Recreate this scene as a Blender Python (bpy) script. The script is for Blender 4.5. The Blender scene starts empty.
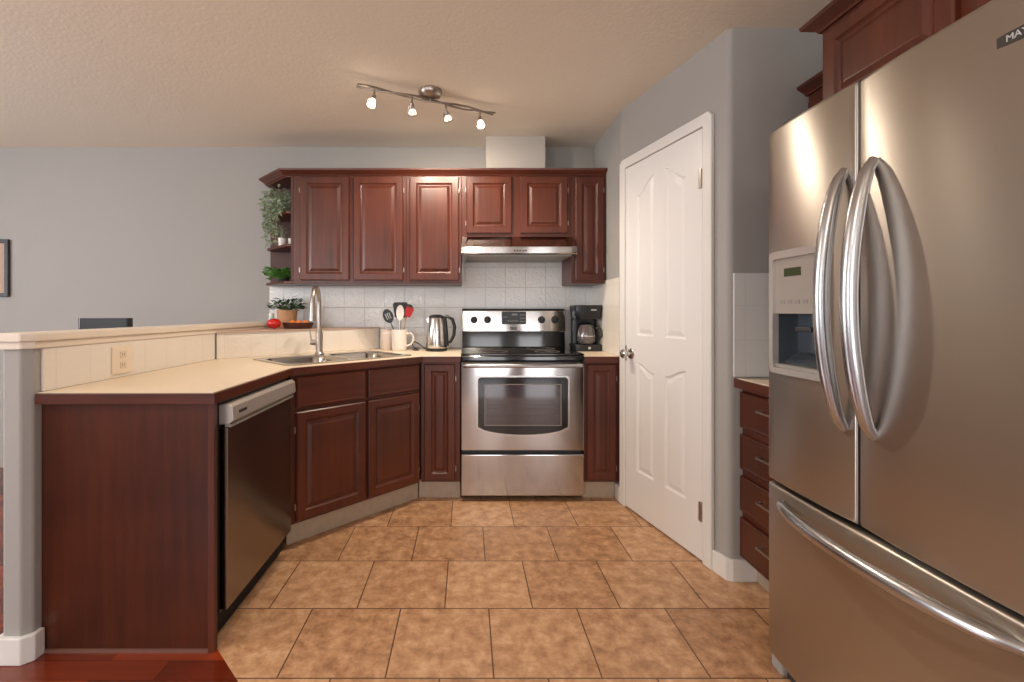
import bpy, bmesh, math, random
from mathutils import Vector, Matrix
from mathutils.geometry import tessellate_polygon
PI = math.pi
sc = bpy.context.scene
COL = sc.collection
random.seed(7)
# ------------------------------------------------------------------ camera, world, exposure, main lights
HC = 1.175; F = 463.0
cam = bpy.data.cameras.new('camera'); co = bpy.data.objects.new('camera', cam); COL.objects.link(co)
cam.sensor_width = 36; cam.sensor_fit = 'HORIZONTAL'; cam.lens = F/1024*36
cam.shift_x = (512-467)/1024; cam.shift_y = -(341-312)/1024
cam.clip_start = 0.02
co.location = (0, 0, HC); co.rotation_euler = (PI/2, 0, 0)
sc.camera = co
sc.view_settings.view_transform = 'Standard'; sc.view_settings.look = 'None'
sc.view_settings.gamma = 1; sc.view_settings.exposure = 0.11; sc.view_settings.use_curve_mapping = False
w = bpy.data.worlds.new('world'); sc.world = w; w.use_nodes = True
bg = w.node_tree.nodes['Background']; bg.inputs[0].default_value = (.75, .85, 1, 1); bg.inputs[1].default_value = 1.0
def area(name, loc, rot, sx, sy, power, col):
    l = bpy.data.lights.new(name, 'AREA'); l.shape = 'RECTANGLE'; l.size = sx; l.size_y = sy; l.energy = power; l.color = col
    o = bpy.data.objects.new(name, l); COL.objects.link(o); o.location = loc; o.rotation_euler = rot; return o
# daylight entering through the rear patio doors and the living-room windows on the left
area('daylight_rear_glass_door', (.40, -3.26, 1.15), (PI/2, 0, 0), .72, 2.0, 20, (1, .96, .95))
area('daylight_rear_glass_panel', (1.42, -3.26, 1.15), (PI/2, 0, 0), .64, 2.0, 20, (1, .96, .95))
area('daylight_rear_window', (-2.6, -3.26, 1.45), (PI/2, 0, 0), 1.9, 1.3, 45, (.95, .96, 1))
area('daylight_side_window', (-5.06, .7, 1.45), (0, -PI/2, 0), 1.3, 2.0, 105, (.93, .95, 1))

# ------------------------------------------------------------------ materials
def nt(name):
    m = bpy.data.materials.new(name); m.use_nodes = True
    n = m.node_tree; return m, n.nodes, n.links, n.nodes['Principled BSDF']
def srgb(r, g, b):
    f = lambda c: (c/255/12.92) if c/255 <= .04045 else ((c/255+.055)/1.055)**2.4
    return (f(r), f(g), f(b), 1)
def plain(name, col, rough=.5, metal=0, coat=0, spec=None, emit=0, bump=0, bscale=60, trans=0, var=0):
    m, N, L, p = nt(name)
    p.inputs['Base Color'].default_value = col; p.inputs['Roughness'].default_value = rough; p.inputs['Metallic'].default_value = metal
    p.inputs['Coat Weight'].default_value = coat; p.inputs['Coat Roughness'].default_value = .12
    if spec is not None: p.inputs['Specular IOR Level'].default_value = spec
    if trans: p.inputs['Transmission Weight'].default_value = trans
    if emit:
        p.inputs['Emission Color'].default_value = col; p.inputs['Emission Strength'].default_value = emit
    tc = N.new('ShaderNodeTexCoord')
    nz = N.new('ShaderNodeTexNoise'); nz.inputs['Scale'].default_value = bscale; nz.inputs['Detail'].default_value = 4
    L.new(tc.outputs['Object'], nz.inputs['Vector'])
    if bump:
        b = N.new('ShaderNodeBump'); b.inputs['Strength'].default_value = bump; b.inputs['Distance'].default_value = .004
        L.new(nz.outputs['Fac'], b.inputs['Height']); L.new(b.outputs['Normal'], p.inputs['Normal'])
    if var:
        mx = N.new('ShaderNodeMix'); mx.data_type = 'RGBA'
        mx.inputs[6].default_value = tuple(c*(1-var) for c in col[:3])+(1,); mx.inputs[7].default_value = tuple(min(1, c*(1+var)) for c in col[:3])+(1,)
        L.new(nz.outputs['Fac'], mx.inputs[0]); L.new(mx.outputs[2], p.inputs['Base Color'])
    return m
def wood(name, c0, c1, rough=.32, coat=.25, vertical=True):
    m, N, L, p = nt(name)
    tc = N.new('ShaderNodeTexCoord'); mp = N.new('ShaderNodeMapping')
    mp.inputs['Scale'].default_value = (38, 38, 2.2) if vertical else (2.2, 38, 38)
    L.new(tc.outputs['Object'], mp.inputs[0])
    nz = N.new('ShaderNodeTexNoise'); nz.inputs['Scale'].default_value = 1; nz.inputs['Detail'].default_value = 6; nz.inputs['Roughness'].default_value = .6
    L.new(mp.outputs[0], nz.inputs['Vector'])
    n2 = N.new('ShaderNodeTexNoise'); n2.inputs['Scale'].default_value = 3.0; L.new(tc.outputs['Object'], n2.inputs['Vector'])
    ad = N.new('ShaderNodeMath'); ad.operation = 'ADD'; L.new(nz.outputs['Fac'], ad.inputs[0]); L.new(n2.outputs['Fac'], ad.inputs[1])
    cr = N.new('ShaderNodeValToRGB'); cr.color_ramp.elements[0].position = .7; cr.color_ramp.elements[1].position = 1.3
    cr.color_ramp.elements[0].position = .35; cr.color_ramp.elements[1].position = .65
    hf = N.new('ShaderNodeMath'); hf.operation = 'MULTIPLY'; hf.inputs[1].default_value = .5
    L.new(ad.outputs[0], hf.inputs[0]); L.new(hf.outputs[0], cr.inputs[0])
    cr.color_ramp.elements[0].color = c0; cr.color_ramp.elements[1].color = c1
    L.new(cr.outputs[0], p.inputs['Base Color'])
    p.inputs['Roughness'].default_value = rough; p.inputs['Coat Weight'].default_value = coat; p.inputs['Coat Roughness'].default_value = .2
    return m
def steel(name, col=(.50, .46, .415, 1), rough=.34, aniso=.8, rot=0.25, streak=(1.2, 1.2, 90)):
    m, N, L, p = nt(name)
    p.inputs['Base Color'].default_value = col; p.inputs['Metallic'].default_value = 1
    p.inputs['Anisotropic'].default_value = aniso; p.inputs['Anisotropic Rotation'].default_value = rot
    tg = N.new('ShaderNodeTangent'); tg.direction_type = 'RADIAL'; tg.axis = 'Z'; L.new(tg.outputs[0], p.inputs['Tangent'])
    tc = N.new('ShaderNodeTexCoord'); mp = N.new('ShaderNodeMapping'); mp.inputs['Scale'].default_value = streak
    L.new(tc.outputs['Object'], mp.inputs[0])
    nz = N.new('ShaderNodeTexNoise'); nz.inputs['Scale'].default_value = 1; nz.inputs['Detail'].default_value = 3; L.new(mp.outputs[0], nz.inputs['Vector'])
    mr = N.new('ShaderNodeMapRange'); mr.inputs[3].default_value = rough-.012; mr.inputs[4].default_value = rough+.012
    L.new(nz.outputs['Fac'], mr.inputs[0]); L.new(mr.outputs[0], p.inputs['Roughness'])
    # gentle large-scale waviness of thin sheet steel
    n2 = N.new('ShaderNodeTexNoise'); n2.inputs['Scale'].default_value = 1.6; n2.inputs['Detail'].default_value = 1; L.new(tc.outputs['Object'], n2.inputs['Vector'])
    b = N.new('ShaderNodeBump'); b.inputs['Strength'].default_value = .5; b.inputs['Distance'].default_value = .02
    L.new(n2.outputs['Fac'], b.inputs['Height']); L.new(b.outputs['Normal'], p.inputs['Normal'])
    return m
def tile_mat(name, off=(0, 0), size=.152, col=(.80, .80, .79, 1), mortar=(.64, .63, .61, 1), bump=.9):
    m, N, L, p = nt(name)
    tc = N.new('ShaderNodeTexCoord'); s = N.new('ShaderNodeSeparateXYZ'); c = N.new('ShaderNodeCombineXYZ')
    L.new(tc.outputs['Object'], s.inputs[0])
    for k, (src, o) in enumerate((('X', off[0]), ('Z', off[1]))):
        a = N.new('ShaderNodeMath'); a.operation = 'SUBTRACT'; a.inputs[1].default_value = o-size*20
        L.new(s.outputs[src], a.inputs[0]); L.new(a.outputs[0], c.inputs[k])
    br = N.new('ShaderNodeTexBrick'); br.offset = 0; br.squash = 1
    br.inputs['Scale'].default_value = 1; br.inputs['Brick Width'].default_value = size; br.inputs['Row Height'].default_value = size
    br.inputs['Mortar Size'].default_value = .0016; br.inputs['Mortar Smooth'].default_value = .3
    br.inputs['Color1'].default_value = col; br.inputs['Color2'].default_value = tuple(x*.98 for x in col[:3])+(1,)
    br.inputs['Mortar'].default_value = mortar
    L.new(c.outputs[0], br.inputs['Vector']); L.new(br.outputs['Color'], p.inputs['Base Color'])
    nz = N.new('ShaderNodeTexNoise'); nz.inputs['Scale'].default_value = 55; nz.inputs['Detail'].default_value = 1.5; L.new(tc.outputs['Object'], nz.inputs['Vector'])
    mx = N.new('ShaderNodeMath'); mx.operation = 'MULTIPLY_ADD'; mx.inputs[1].default_value = -1.2
    L.new(br.outputs['Fac'], mx.inputs[0]); L.new(nz.outputs['Fac'], mx.inputs[2])
    b = N.new('ShaderNodeBump'); b.inputs['Strength'].default_value = bump; b.inputs['Distance'].default_value = .005
    L.new(mx.outputs[0], b.inputs['Height']); L.new(b.outputs['Normal'], p.inputs['Normal'])
    p.inputs['Roughness'].default_value = .14
    return m
def floor_tile_mat():
    m, N, L, p = nt('floor_tile')
    tc = N.new('ShaderNodeTexCoord'); mp = N.new('ShaderNodeMapping')
    mp.inputs['Location'].default_value = (-.26025+.3485*20, -1.485+.35*20, 0); L.new(tc.outputs['Object'], mp.inputs[0])
    br = N.new('ShaderNodeTexBrick'); br.offset = .5; br.offset_frequency = 2; br.squash = 1
    br.inputs['Scale'].default_value = 1; br.inputs['Brick Width'].default_value = .3485; br.inputs['Row Height'].default_value = .35
    br.inputs['Mortar Size'].default_value = .0028; br.inputs['Mortar Smooth'].default_value = .2; br.inputs['Bias'].default_value = 0
    br.inputs['Color1'].default_value = (.15, .15, .15, 1); br.inputs['Color2'].default_value = (.85, .85, .85, 1); br.inputs['Mortar'].default_value = (.5, .5, .5, 1)
    L.new(mp.outputs[0], br.inputs['Vector'])
    n1 = N.new('ShaderNodeTexNoise'); n1.inputs['Scale'].default_value = 16; n1.inputs['Detail'].default_value = 10; n1.inputs['Roughness'].default_value = .72; n1.inputs['Distortion'].default_value = .15
    L.new(tc.outputs['Object'], n1.inputs['Vector'])
    m1 = N.new('ShaderNodeMix'); m1.data_type = 'RGBA'; m1.inputs[0].default_value = .16
    L.new(n1.outputs['Fac'], m1.inputs[6]); L.new(br.outputs['Color'], m1.inputs[7])
    cr = N.new('ShaderNodeValToRGB'); e = cr.color_ramp.elements
    e[0].position = .36; e[0].color = srgb(150, 108, 76); e[1].position = .68; e[1].color = srgb(220, 180, 142)
    k = e.new(.5); k.color = srgb(188, 143, 105)
    L.new(m1.outputs[2], cr.inputs[0])
    m2 = N.new('ShaderNodeMix'); m2.data_type = 'RGBA'; m2.inputs[7].default_value = srgb(96, 66, 48)
    L.new(br.outputs['Fac'], m2.inputs[0]); L.new(cr.outputs[0], m2.inputs[6]); L.new(m2.outputs[2], p.inputs['Base Color'])
    b = N.new('ShaderNodeBump'); b.inputs['Strength'].default_value = .4; b.inputs['Distance'].default_value = .003
    s = N.new('ShaderNodeMath'); s.operation = 'MULTIPLY_ADD'; s.inputs[1].default_value = -1.0
    L.new(br.outputs['Fac'], s.inputs[0]); L.new(n1.outputs['Fac'], s.inputs[2]); L.new(s.outputs[0], b.inputs['Height']); L.new(b.outputs['Normal'], p.inputs['Normal'])
    p.inputs['Roughness'].default_value = .42
    return m
def floor_wood_mat():
    m, N, L, p = nt('floor_hardwood')
    tc = N.new('ShaderNodeTexCoord'); mp = N.new('ShaderNodeMapping'); mp.inputs['Location'].default_value = (10.35, 10.06, 0)
    L.new(tc.outputs['Object'], mp.inputs[0])
    br = N.new('ShaderNodeTexBrick'); br.offset = .37; br.offset_frequency = 2
    br.inputs['Scale'].default_value = 1; br.inputs['Brick Width'].default_value = .55; br.inputs['Row Height'].default_value = .083
    br.inputs['Mortar Size'].default_value = .0008; br.inputs['Color1'].default_value = srgb(66, 18, 9); br.inputs['Color2'].default_value = srgb(160, 64, 30); br.inputs['Mortar'].default_value = srgb(45, 12, 8)
    L.new(mp.outputs[0], br.inputs['Vector'])
    m3 = N.new('ShaderNodeMapping'); m3.inputs['Scale'].default_value = (3, 45, 1); L.new(tc.outputs['Object'], m3.inputs[0])
    nz = N.new('ShaderNodeTexNoise'); nz.inputs['Scale'].default_value = 1; nz.inputs['Detail'].default_value = 5; L.new(m3.outputs[0], nz.inputs['Vector'])
    hs = N.new('ShaderNodeMix'); hs.data_type = 'RGBA'; hs.blend_type = 'MULTIPLY'; hs.inputs[0].default_value = .35
    L.new(br.outputs['Color'], hs.inputs[6]); L.new(nz.outputs['Fac'], hs.inputs[7]); L.new(hs.outputs[2], p.inputs['Base Color'])
    p.inputs['Roughness'].default_value = .22; p.inputs['Coat Weight'].default_value = .3
    return m
M = {}
M['wall'] = plain('wall_paint', srgb(163, 160, 156), .75, bump=.12, bscale=120)
M['ceil'] = plain('ceiling_paint', srgb(236, 227, 210), .85, bump=.3, bscale=60)
M['white'] = plain('white_paint', srgb(232, 230, 228), .32)
M['trimwhite'] = plain('trim_white', srgb(228, 226, 222), .4)
M['duct'] = plain('duct_paint', srgb(176, 170, 164), .8)
M['cherry'] = wood('cherry_wood', srgb(68, 29, 16), srgb(98, 44, 25), rough=.36, coat=.06)
M['cherryh'] = wood('cherry_wood_horizontal', srgb(68, 29, 16), srgb(98, 44, 25), rough=.36, coat=.06, vertical=False)
M['cherryin'] = wood('cherry_shelf', srgb(62, 28, 24), srgb(84, 42, 36), rough=.5, coat=0)
M['panelw'] = wood('cherry_panel', srgb(54, 19, 5), srgb(84, 34, 10), rough=.36, coat=.05)
M['counter'] = plain('laminate_counter', srgb(240, 222, 196), .35, var=.04, bscale=40)
M['ledge'] = plain('laminate_ledge', srgb(196, 162, 142), .3, var=.05, bscale=40)
M['cap'] = plain('cap_paint', srgb(232, 220, 204), .4)
M['tile'] = tile_mat('splash_tile', (.29, 1.362))
M['tile_warm_lit'] = tile_mat('splash_tile_warm_lit', (.05, .90), col=(.84, .78, .70, 1), mortar=(.76, .70, .62, 1), bump=.25)  # white splash tile, with the warm light on it put into the colour
M['tiles'] = tile_mat('splash_tile_smooth', (.05, .90), col=(.80, .80, .79, 1), mortar=(.72, .71, .69, 1), bump=.15)
M['toe'] = plain('toe_kick_stone', srgb(176, 158, 138), .5, var=.15, bscale=25, bump=.1)
M['steel'] = steel('stainless_steel')
M['steelr'] = steel('stainless_range', (.50, .48, .47, 1), .13, aniso=.93)
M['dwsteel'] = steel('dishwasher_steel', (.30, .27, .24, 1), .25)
M['satin'] = plain('satin_nickel', (.42, .37, .33, 1), .33, 1)
M['chrome'] = plain('chrome', (.62, .60, .58, 1), .17, 1)
M['handle'] = plain('brushed_handle', (.50, .50, .51, 1), .27, 1)
M['sink'] = plain('sink_steel', (.46, .43, .39, 1), .2, 1)
M['black'] = plain('black_plastic', srgb(24, 24, 26), .35)
M['blackgloss'] = plain('black_glass', srgb(10, 10, 12), .06, coat=.6)
M['ovenglass'] = plain('oven_glass', srgb(40, 22, 30), .05, coat=1, spec=1.0)
M['darkgrey'] = plain('dark_grey_plastic', srgb(52, 52, 54), .45)
M['grey'] = plain('grey_plastic', srgb(150, 146, 140), .4)
M['silver'] = plain('silver_plastic', srgb(196, 190, 184), .35, .5)
M['dark'] = plain('dark_recess', srgb(18, 14, 12), .7)
M['ceramic'] = plain('white_ceramic', srgb(235, 228, 220), .2)
M['glass'] = plain('clear_glass', (.95, .97, .97, 1), .03, trans=1)
M['coffee'] = plain('coffee_glass', (.09, .075, .075, 1), .05, coat=1, spec=.8)
M['red'] = plain('red_silicone', srgb(176, 22, 18), .35)
M['tomato'] = plain('tomato_skin', srgb(196, 26, 20), .18, coat=.5)
M['orange'] = plain('orange_peel', srgb(226, 124, 40), .5, bump=.3, bscale=200)
M['basket'] = plain('wicker', srgb(196, 150, 110), .7, bump=1, bscale=140, var=.2)
M['bowl'] = wood('dark_bowl', srgb(46, 20, 10), srgb(70, 30, 16), vertical=False)
M['leaf'] = plain('leaf_dark', srgb(46, 86, 40), .5, var=.35, bscale=30)
M['leafb'] = plain('leaf_bright', srgb(84, 150, 56), .45, var=.35, bscale=30)
M['leafp'] = plain('leaf_pale', srgb(158, 174, 144), .55, var=.3, bscale=30)
M['stem'] = plain('stem_green', srgb(88, 96, 62), .6)
M['soil'] = plain('soil', srgb(50, 36, 26), .9)
M['bulb'] = plain('lit_bulb', (1, .86, .66, 1), .3, emit=12)
M['bulbdim'] = plain('dim_bulb', (1, .86, .68, 1), .3, emit=1.7)
M['lcd'] = plain('display_green', srgb(58, 66, 34), .3)
M['mark'] = plain('printed_mark', srgb(200, 200, 200), .4)
M['slotm'] = plain('outlet_slot', srgb(150, 126, 100), .5)
M['dimmark'] = plain('dim_mark', srgb(150, 148, 142), .5)
M['markdark'] = plain('dark_mark', srgb(60, 56, 52), .4)
M['woodlight'] = wood('light_wood', srgb(180, 128, 84), srgb(206, 158, 112), rough=.5, coat=0)
M['cream'] = plain('cream_paper', srgb(176, 150, 128), .6, var=.15, bscale=8)
M['ftile'] = floor_tile_mat(); M['fwood'] = floor_wood_mat()
M['backdrop'] = plain('outdoor_green', srgb(120, 130, 110), .9)

# ------------------------------------------------------------------ mesh helpers
class MB:
    def __init__(s): s.v = []; s.f = []
    def add(s, vs, fs, mtx=None):
        b = len(s.v)
        s.v += [tuple(mtx @ Vector(p)) if mtx else tuple(p) for p in vs]
        s.f += [tuple(i+b for i in f) for f in fs]; return s
    def box(s, x0, x1, y0, y1, z0, z1, mtx=None):
        vs = [(x, y, z) for z in (z0, z1) for y in (y0, y1) for x in (x0, x1)]
        return s.add(vs, [(0, 2, 3, 1), (4, 5, 7, 6), (0, 1, 5, 4), (2, 6, 7, 3), (0, 4, 6, 2), (1, 3, 7, 5)], mtx)
    def prism(s, poly, z0, z1, holes=(), mtx=None, axis='z'):
        loops = [poly]+list(holes)
        pts = [p for l in loops for p in l]; n = len(pts)
        P = (lambda p, t: (p[0], p[1], t)) if axis == 'z' else (lambda p, t: (p[0], t, p[1]))
        tris = tessellate_polygon([[Vector((p[0], p[1], 0)) for p in l] for l in loops])
        vs = [P(p, z0) for p in pts]+[P(p, z1) for p in pts]; fs = []
        for t in tris:
            fs.append(tuple(t)); fs.append(tuple(i+n for i in reversed(t)))
        b = 0
        for l in loops:
            m = len(l)
            for i in range(m): j = (i+1) % m; fs.append((b+i, b+j, b+j+n, b+i+n))
            b += m
        return s.add(vs, fs, mtx)
    def loft(s, rings, cap0=True, cap1=True, closed=True, mtx=None):
        n = len(rings[0]); vs = [p for r in rings for p in r]; fs = []
        for k in range(len(rings)-1):
            for i in range(n if closed else n-1):
                j = (i+1) % n; fs.append((k*n+i, k*n+j, (k+1)*n+j, (k+1)*n+i))
        if cap0: fs.append(tuple(reversed(range(n))))
        if cap1: fs.append(tuple(range((len(rings)-1)*n, len(rings)*n)))
        return s.add(vs, fs, mtx)
    def lathe(s, prof, n=32, c=(0, 0, 0), mtx=None, cap0=True, cap1=True):
        rings = [[(c[0]+r*math.cos(2*PI*i/n), c[1]+r*math.sin(2*PI*i/n), c[2]+z) for i in range(n)] for r, z in prof]
        return s.loft(rings, cap0, cap1, True, mtx)
    def tube(s, pts, r, n=12, mtx=None, sq=1.0):
        pts = [Vector(p) for p in pts]; m = len(pts); rs = r if isinstance(r, (list, tuple)) else [r]*m
        rings = []; up = None
        for i, p in enumerate(pts):
            t = (pts[min(i+1, m-1)]-pts[max(i-1, 0)]).normalized()
            if up is None: up = Vector((0, 0, 1)) if abs(t.z) < .9 else Vector((1, 0, 0))
            a = t.cross(up).normalized(); u = a.cross(t).normalized(); up = u
            rings.append([tuple(p+a*math.cos(2*PI*k/n)*rs[i]*sq+u*math.sin(2*PI*k/n)*rs[i]) for k in range(n)])
        return s.loft(rings, mtx=mtx)
    def ball(s, c, r, n=20, sz=1.0, mtx=None):
        return s.lathe([(max(r*math.sin(PI*k/n), 1e-4), -r*sz*math.cos(PI*k/n)) for k in range(n+1)], n, c, mtx)
    def build(s, name, mat, parent=None, bevel=0, smooth=False, seg=2, loc=None, rotz=0):
        me = bpy.data.meshes.new(name); me.from_pydata(s.v, [], s.f)
        bm = bmesh.new(); bm.from_mesh(me)
        bmesh.ops.recalc_face_normals(bm, faces=bm.faces); bm.to_mesh(me); bm.free()
        me.materials.append(mat)
        o = bpy.data.objects.new(name, me); COL.objects.link(o)
        if smooth:
            for p in me.polygons: p.use_smooth = True
            try: me.set_sharp_from_angle(angle=math.radians(38))
            except Exception: pass
        if bevel:
            b = o.modifiers.new('bevel', 'BEVEL'); b.width = bevel; b.segments = seg; b.limit_method = 'ANGLE'; b.angle_limit = math.radians(40)
        if parent: o.parent = parent
        if loc: o.location = loc
        if rotz: o.rotation_euler = (0, 0, rotz)
        return o
def thing(name, label, cat, loc=(0, 0, 0), rotz=0, group=None):
    o = bpy.data.objects.new(name, None); COL.objects.link(o); o.empty_display_size = .05
    o.location = loc; o.rotation_euler = (0, 0, rotz); o['label'] = label; o['category'] = cat
    if group: o['group'] = group
    return o
def tag(o, label, cat, group=None):
    o['label'] = label; o['category'] = cat
    if group: o['group'] = group
    return o
def struct(o): o['kind'] = 'structure'; return o
def text_mesh(txt, size, mat, parent, loc, rot, name='lettering', depth=.0008):
    cu = bpy.data.curves.new('txt', 'FONT'); cu.body = txt; cu.size = size; cu.extrude = depth; cu.align_x = 'CENTER'; cu.align_y = 'CENTER'
    t = bpy.data.objects.new('txt', cu); COL.objects.link(t)
    dg = bpy.context.evaluated_depsgraph_get(); me = bpy.data.meshes.new_from_object(t.evaluated_get(dg))
    bpy.data.objects.remove(t); me.materials.clear(); me.materials.append(mat)
    o = bpy.data.objects.new(name, me); COL.objects.link(o); o.parent = parent; o.location = loc; o.rotation_euler = rot; return o
def rrect(x0, x1, y0, y1, r, n=6):
    out = []
    for cx, cy, a0 in ((x1-r, y0+r, -PI/2), (x1-r, y1-r, 0), (x0+r, y1-r, PI/2), (x0+r, y0+r, PI)):
        for k in range(n+1):
            a = a0+PI/2*k/n; out.append((cx+r*math.cos(a), cy+r*math.sin(a)))
    return out
def panel_rings(x0, x1, z0, z1, prof, arch=0.0, n=1):
    rings = []
    for d, y in prof:
        a, b, c, e = x0+d, x1-d, z0+d, z1-d
        r = [(a, y, c), (b, y, c)]
        if arch:
            m = 14
            for k in range(m+1):
                u = k/m; q = (1-u) if n > 0 else u; q = q*q*(3-2*q)
                if arch < 0: q = 1-q
                r.append((b+(a-b)*u, y, e-abs(arch)*(1-q)))
        else: r += [(b, y, e), (a, y, e)]
        rings.append(r)
    return rings
def cab_door(parent, x0, x1, z0, z1, mat, name='door', frame=.052, t=.02, hinge=None, flat=False):
    m = MB()
    prof = [(0, 0), (0, -t+.005), (.005, -t)]
    if flat: prof += [(.012, -t), (.016, -t+.0015)]
    else:
        w_ = min(frame, (x1-x0)*.26)
        prof += [(w_-.008, -t), (w_-.002, -t+.006), (w_+.004, -t+.009), (w_+.010, -t+.009), (w_+.026, -t+.002), (w_+.030, -t+.0015)]
    m.loft(panel_rings(x0, x1, z0, z1, prof))
    d = m.build(name, mat, parent)
    if hinge is not None:
        for zz in (z0+.07, z1-.09):
            h = MB(); hx = x0-.004 if hinge == 'l' else x1+.004
            h.box(hx-.003, hx+.003, -.012, -.001, zz-.016, zz+.016); h.build('hinge', M['satin'], d)
    return d
def cabinet(label, loc, rotz, W, D, z0, z1, doors=(), drawers=(), toe=None, name='base_cabinet', mat=None, group=None, hollow=False, frame=.052):
    mat = mat or M['cherry']
    t = thing(name, label, 'cabinet', loc, rotz, group)
    b = MB()
    if hollow:
        b.box(0, W, 0, .02, z0, z1); b.box(.03, .045, .02, .30, z0, z0+.5); b.box(W-.045, W-.03, .02, .30, z0, z0+.5); b.box(.045, W-.045, .02, .30, z0, z0+.018)
    else: b.box(0, W, 0, D, z0, z1)
    b.build('body', mat, t, bevel=.0015)
    for a in doors: cab_door(t, a[0], a[1], a[2], a[3], mat, hinge=a[4] if len(a) > 4 else None, frame=frame)
    for a in drawers: cab_door(t, a[0], a[1], a[2], a[3], M['cherryh'], name='drawer_front', flat=True)
    if toe is not None:
        MB().box(toe[0], toe[1], toe[2], toe[2]+.012, 0, z0-.001).build('toe_kick', M['toe'], t)
    return t

# ------------------------------------------------------------------ the shell
YB, XR, XL, YR, ZC = 3.5, 1.80, -5.0, -3.2, 2.42
tp = [(-.90, 1.644), (-.30, 1.044), (-.30, -.6), (XR, -.6), (XR, YB), (-1.5, YB), (-1.5, 1.644)]
struct(MB().prism(tp, -.05, 0).build('floor', M['ftile']))
wp = [(XL, YR), (XR, YR), (XR, -.6), (-.30, -.6), (-.30, 1.044), (-.90, 1.644), (-1.5, 1.644), (-1.5, YB), (XL, YB)]
struct(MB().prism(wp, -.05, 0).build('floor.001', M['fwood']))
struct(MB().box(XL, XR, YR, YB, ZC, ZC+.1).build('ceiling', M['ceil']))
struct(MB().box(XL-.1, XR+.1, YB, YB+.1, -.05, ZC+.1).build('wall_back', M['wall']))
struct(MB().box(XR, XR+.1, YR-.1, YB, -.05, ZC+.1).build('wall_right', M['wall']))
P0 = (.953, 2.866); P1 = (1.148, 2.028)
pw = MB().prism([(.953, YB), P0, P1, (XR, 2.028), (XR, YB)], 0, ZC)
pwo = struct(pw.build('wall_pantry', M['wall']))
# soften only the outer vertical corners of the pantry wall
bm = bmesh.new(); bm.from_mesh(pwo.data)
ed = [e for e in bm.edges if abs(e.verts[0].co.z-e.verts[1].co.z) > 1 and any(abs(e.verts[0].co.x-c[0]) < 1e-3 and abs(e.verts[0].co.y-c[1]) < 1e-3 for c in (P1, P0))]
bmesh.ops.bevel(bm, geom=ed, offset=.022, segments=5, affect='EDGES', profile=.5); bm.to_mesh(pwo.data); bm.free()
for p in pwo.data.polygons: p.use_smooth = True
pwo.data.set_sharp_from_angle(angle=math.radians(25))
def wall_with_openings(name, a0, a1, holes, build):
    m = MB(); m.prism([(a0, -.05), (a1, -.05), (a1, ZC+.1), (a0, ZC+.1)], 0, .1, [[(h[0], h[2]), (h[1], h[2]), (h[1], h[3]), (h[0], h[3])] for h in holes], axis='y')
    return build(m)
wall_with_openings('wall_rear', XL, XR, [(.02, .78, .02, 2.18), (1.08, 1.76, .02, 2.18), (-3.6, -1.6, .75, 2.15)], lambda m: struct(m.build('wall_rear', M['wall'], loc=(0, YR-.1, 0))))
wall_with_openings('wall_left', YR, YB, [(-.35, 1.75, .75, 2.15)], lambda m: struct(m.build('wall_left', M['wall'], loc=(XL, 0, 0), rotz=PI/2)))
def window(name, loc, rotz, W, z0, z1, mull=1):
    t = bpy.data.objects.new(name, None); COL.objects.link(t); t.location = loc; t.rotation_euler = (0, 0, rotz); t['kind'] = 'structure'
    f = MB(); s = .05
    f.box(0, W, .0, .08, z0, z0+s); f.box(0, W, .0, .08, z1-s, z1)
    f.box(0, s, 0, .08, z0+s, z1-s); f.box(W-s, W, 0, .08, z0+s, z1-s)
    for k in range(mull): x = W*(k+1)/(mull+1); f.box(x-s*.7, x+s*.7, 0, .08, z0+s, z1-s)
    f.build('window_frame', M['trimwhite'], t)
    return t
window('window_1', (.02, YR-.1, 0), 0, .76, .02, 2.18, 0)
window('window_4', (1.08, YR-.1, 0), 0, .68, .02, 2.18, 0)
window('window_2', (-3.6, YR-.1, 0), 0, 2.0, .75, 2.15)
window('window_3', (XL, -.35, 0), PI/2, 2.1, .75, 2.15)
struct(MB().box(.135, .554, 3.28, YB, 2.149, ZC).build('wall_duct', M['duct']))
# half wall with cap
hw = MB().prism([(-1.555, 1.55), (-1.495, 1.55), (-1.472, 1.573), (-1.472, YB), (-1.555, YB)], 0, 1.072)
struct(hw.build('wall_peninsula', M['wall'], bevel=.006))
cp = MB()
cp.prism([(-1.585, 1.527), (-1.475, 1.527), (-1.447, 1.555), (-1.447, YB), (-1.585, YB)], 1.076, 1.104)
cp.prism([(-1.572, 1.539), (-1.485, 1.539), (-1.458, 1.563), (-1.458, YB), (-1.572, YB)], 1.05, 1.076)
struct(cp.build('trim_1', M['cap'], bevel=.005))
bb = MB(); bb.prism([(-1.572, 1.535), (-1.482, 1.535), (-1.455, 1.560), (-1.455, 1.598), (-1.4722, 1.598), (-1.4722, 1.573), (-1.495, 1.5502), (-1.572, 1.5502)], 0, .09)
bb.box(-1.572, -1.5552, 1.5502, YB, 0, .09)
struct(bb.build('baseboard_left', M['trimwhite'], bevel=.004))
# corner triangle ledge behind the sink
struct(MB().prism([(-1.4718, 2.700), (-.672, YB), (-1.4718, YB)], 0, 1.053).build('wall_corner', M['wall']))
struct(MB().prism([(-1.457, 2.680), (-.648, YB-.001), (-1.457, YB-.001)], 1.0535, 1.060).build('trim_2', M['ledge'], bevel=.002))
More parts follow.
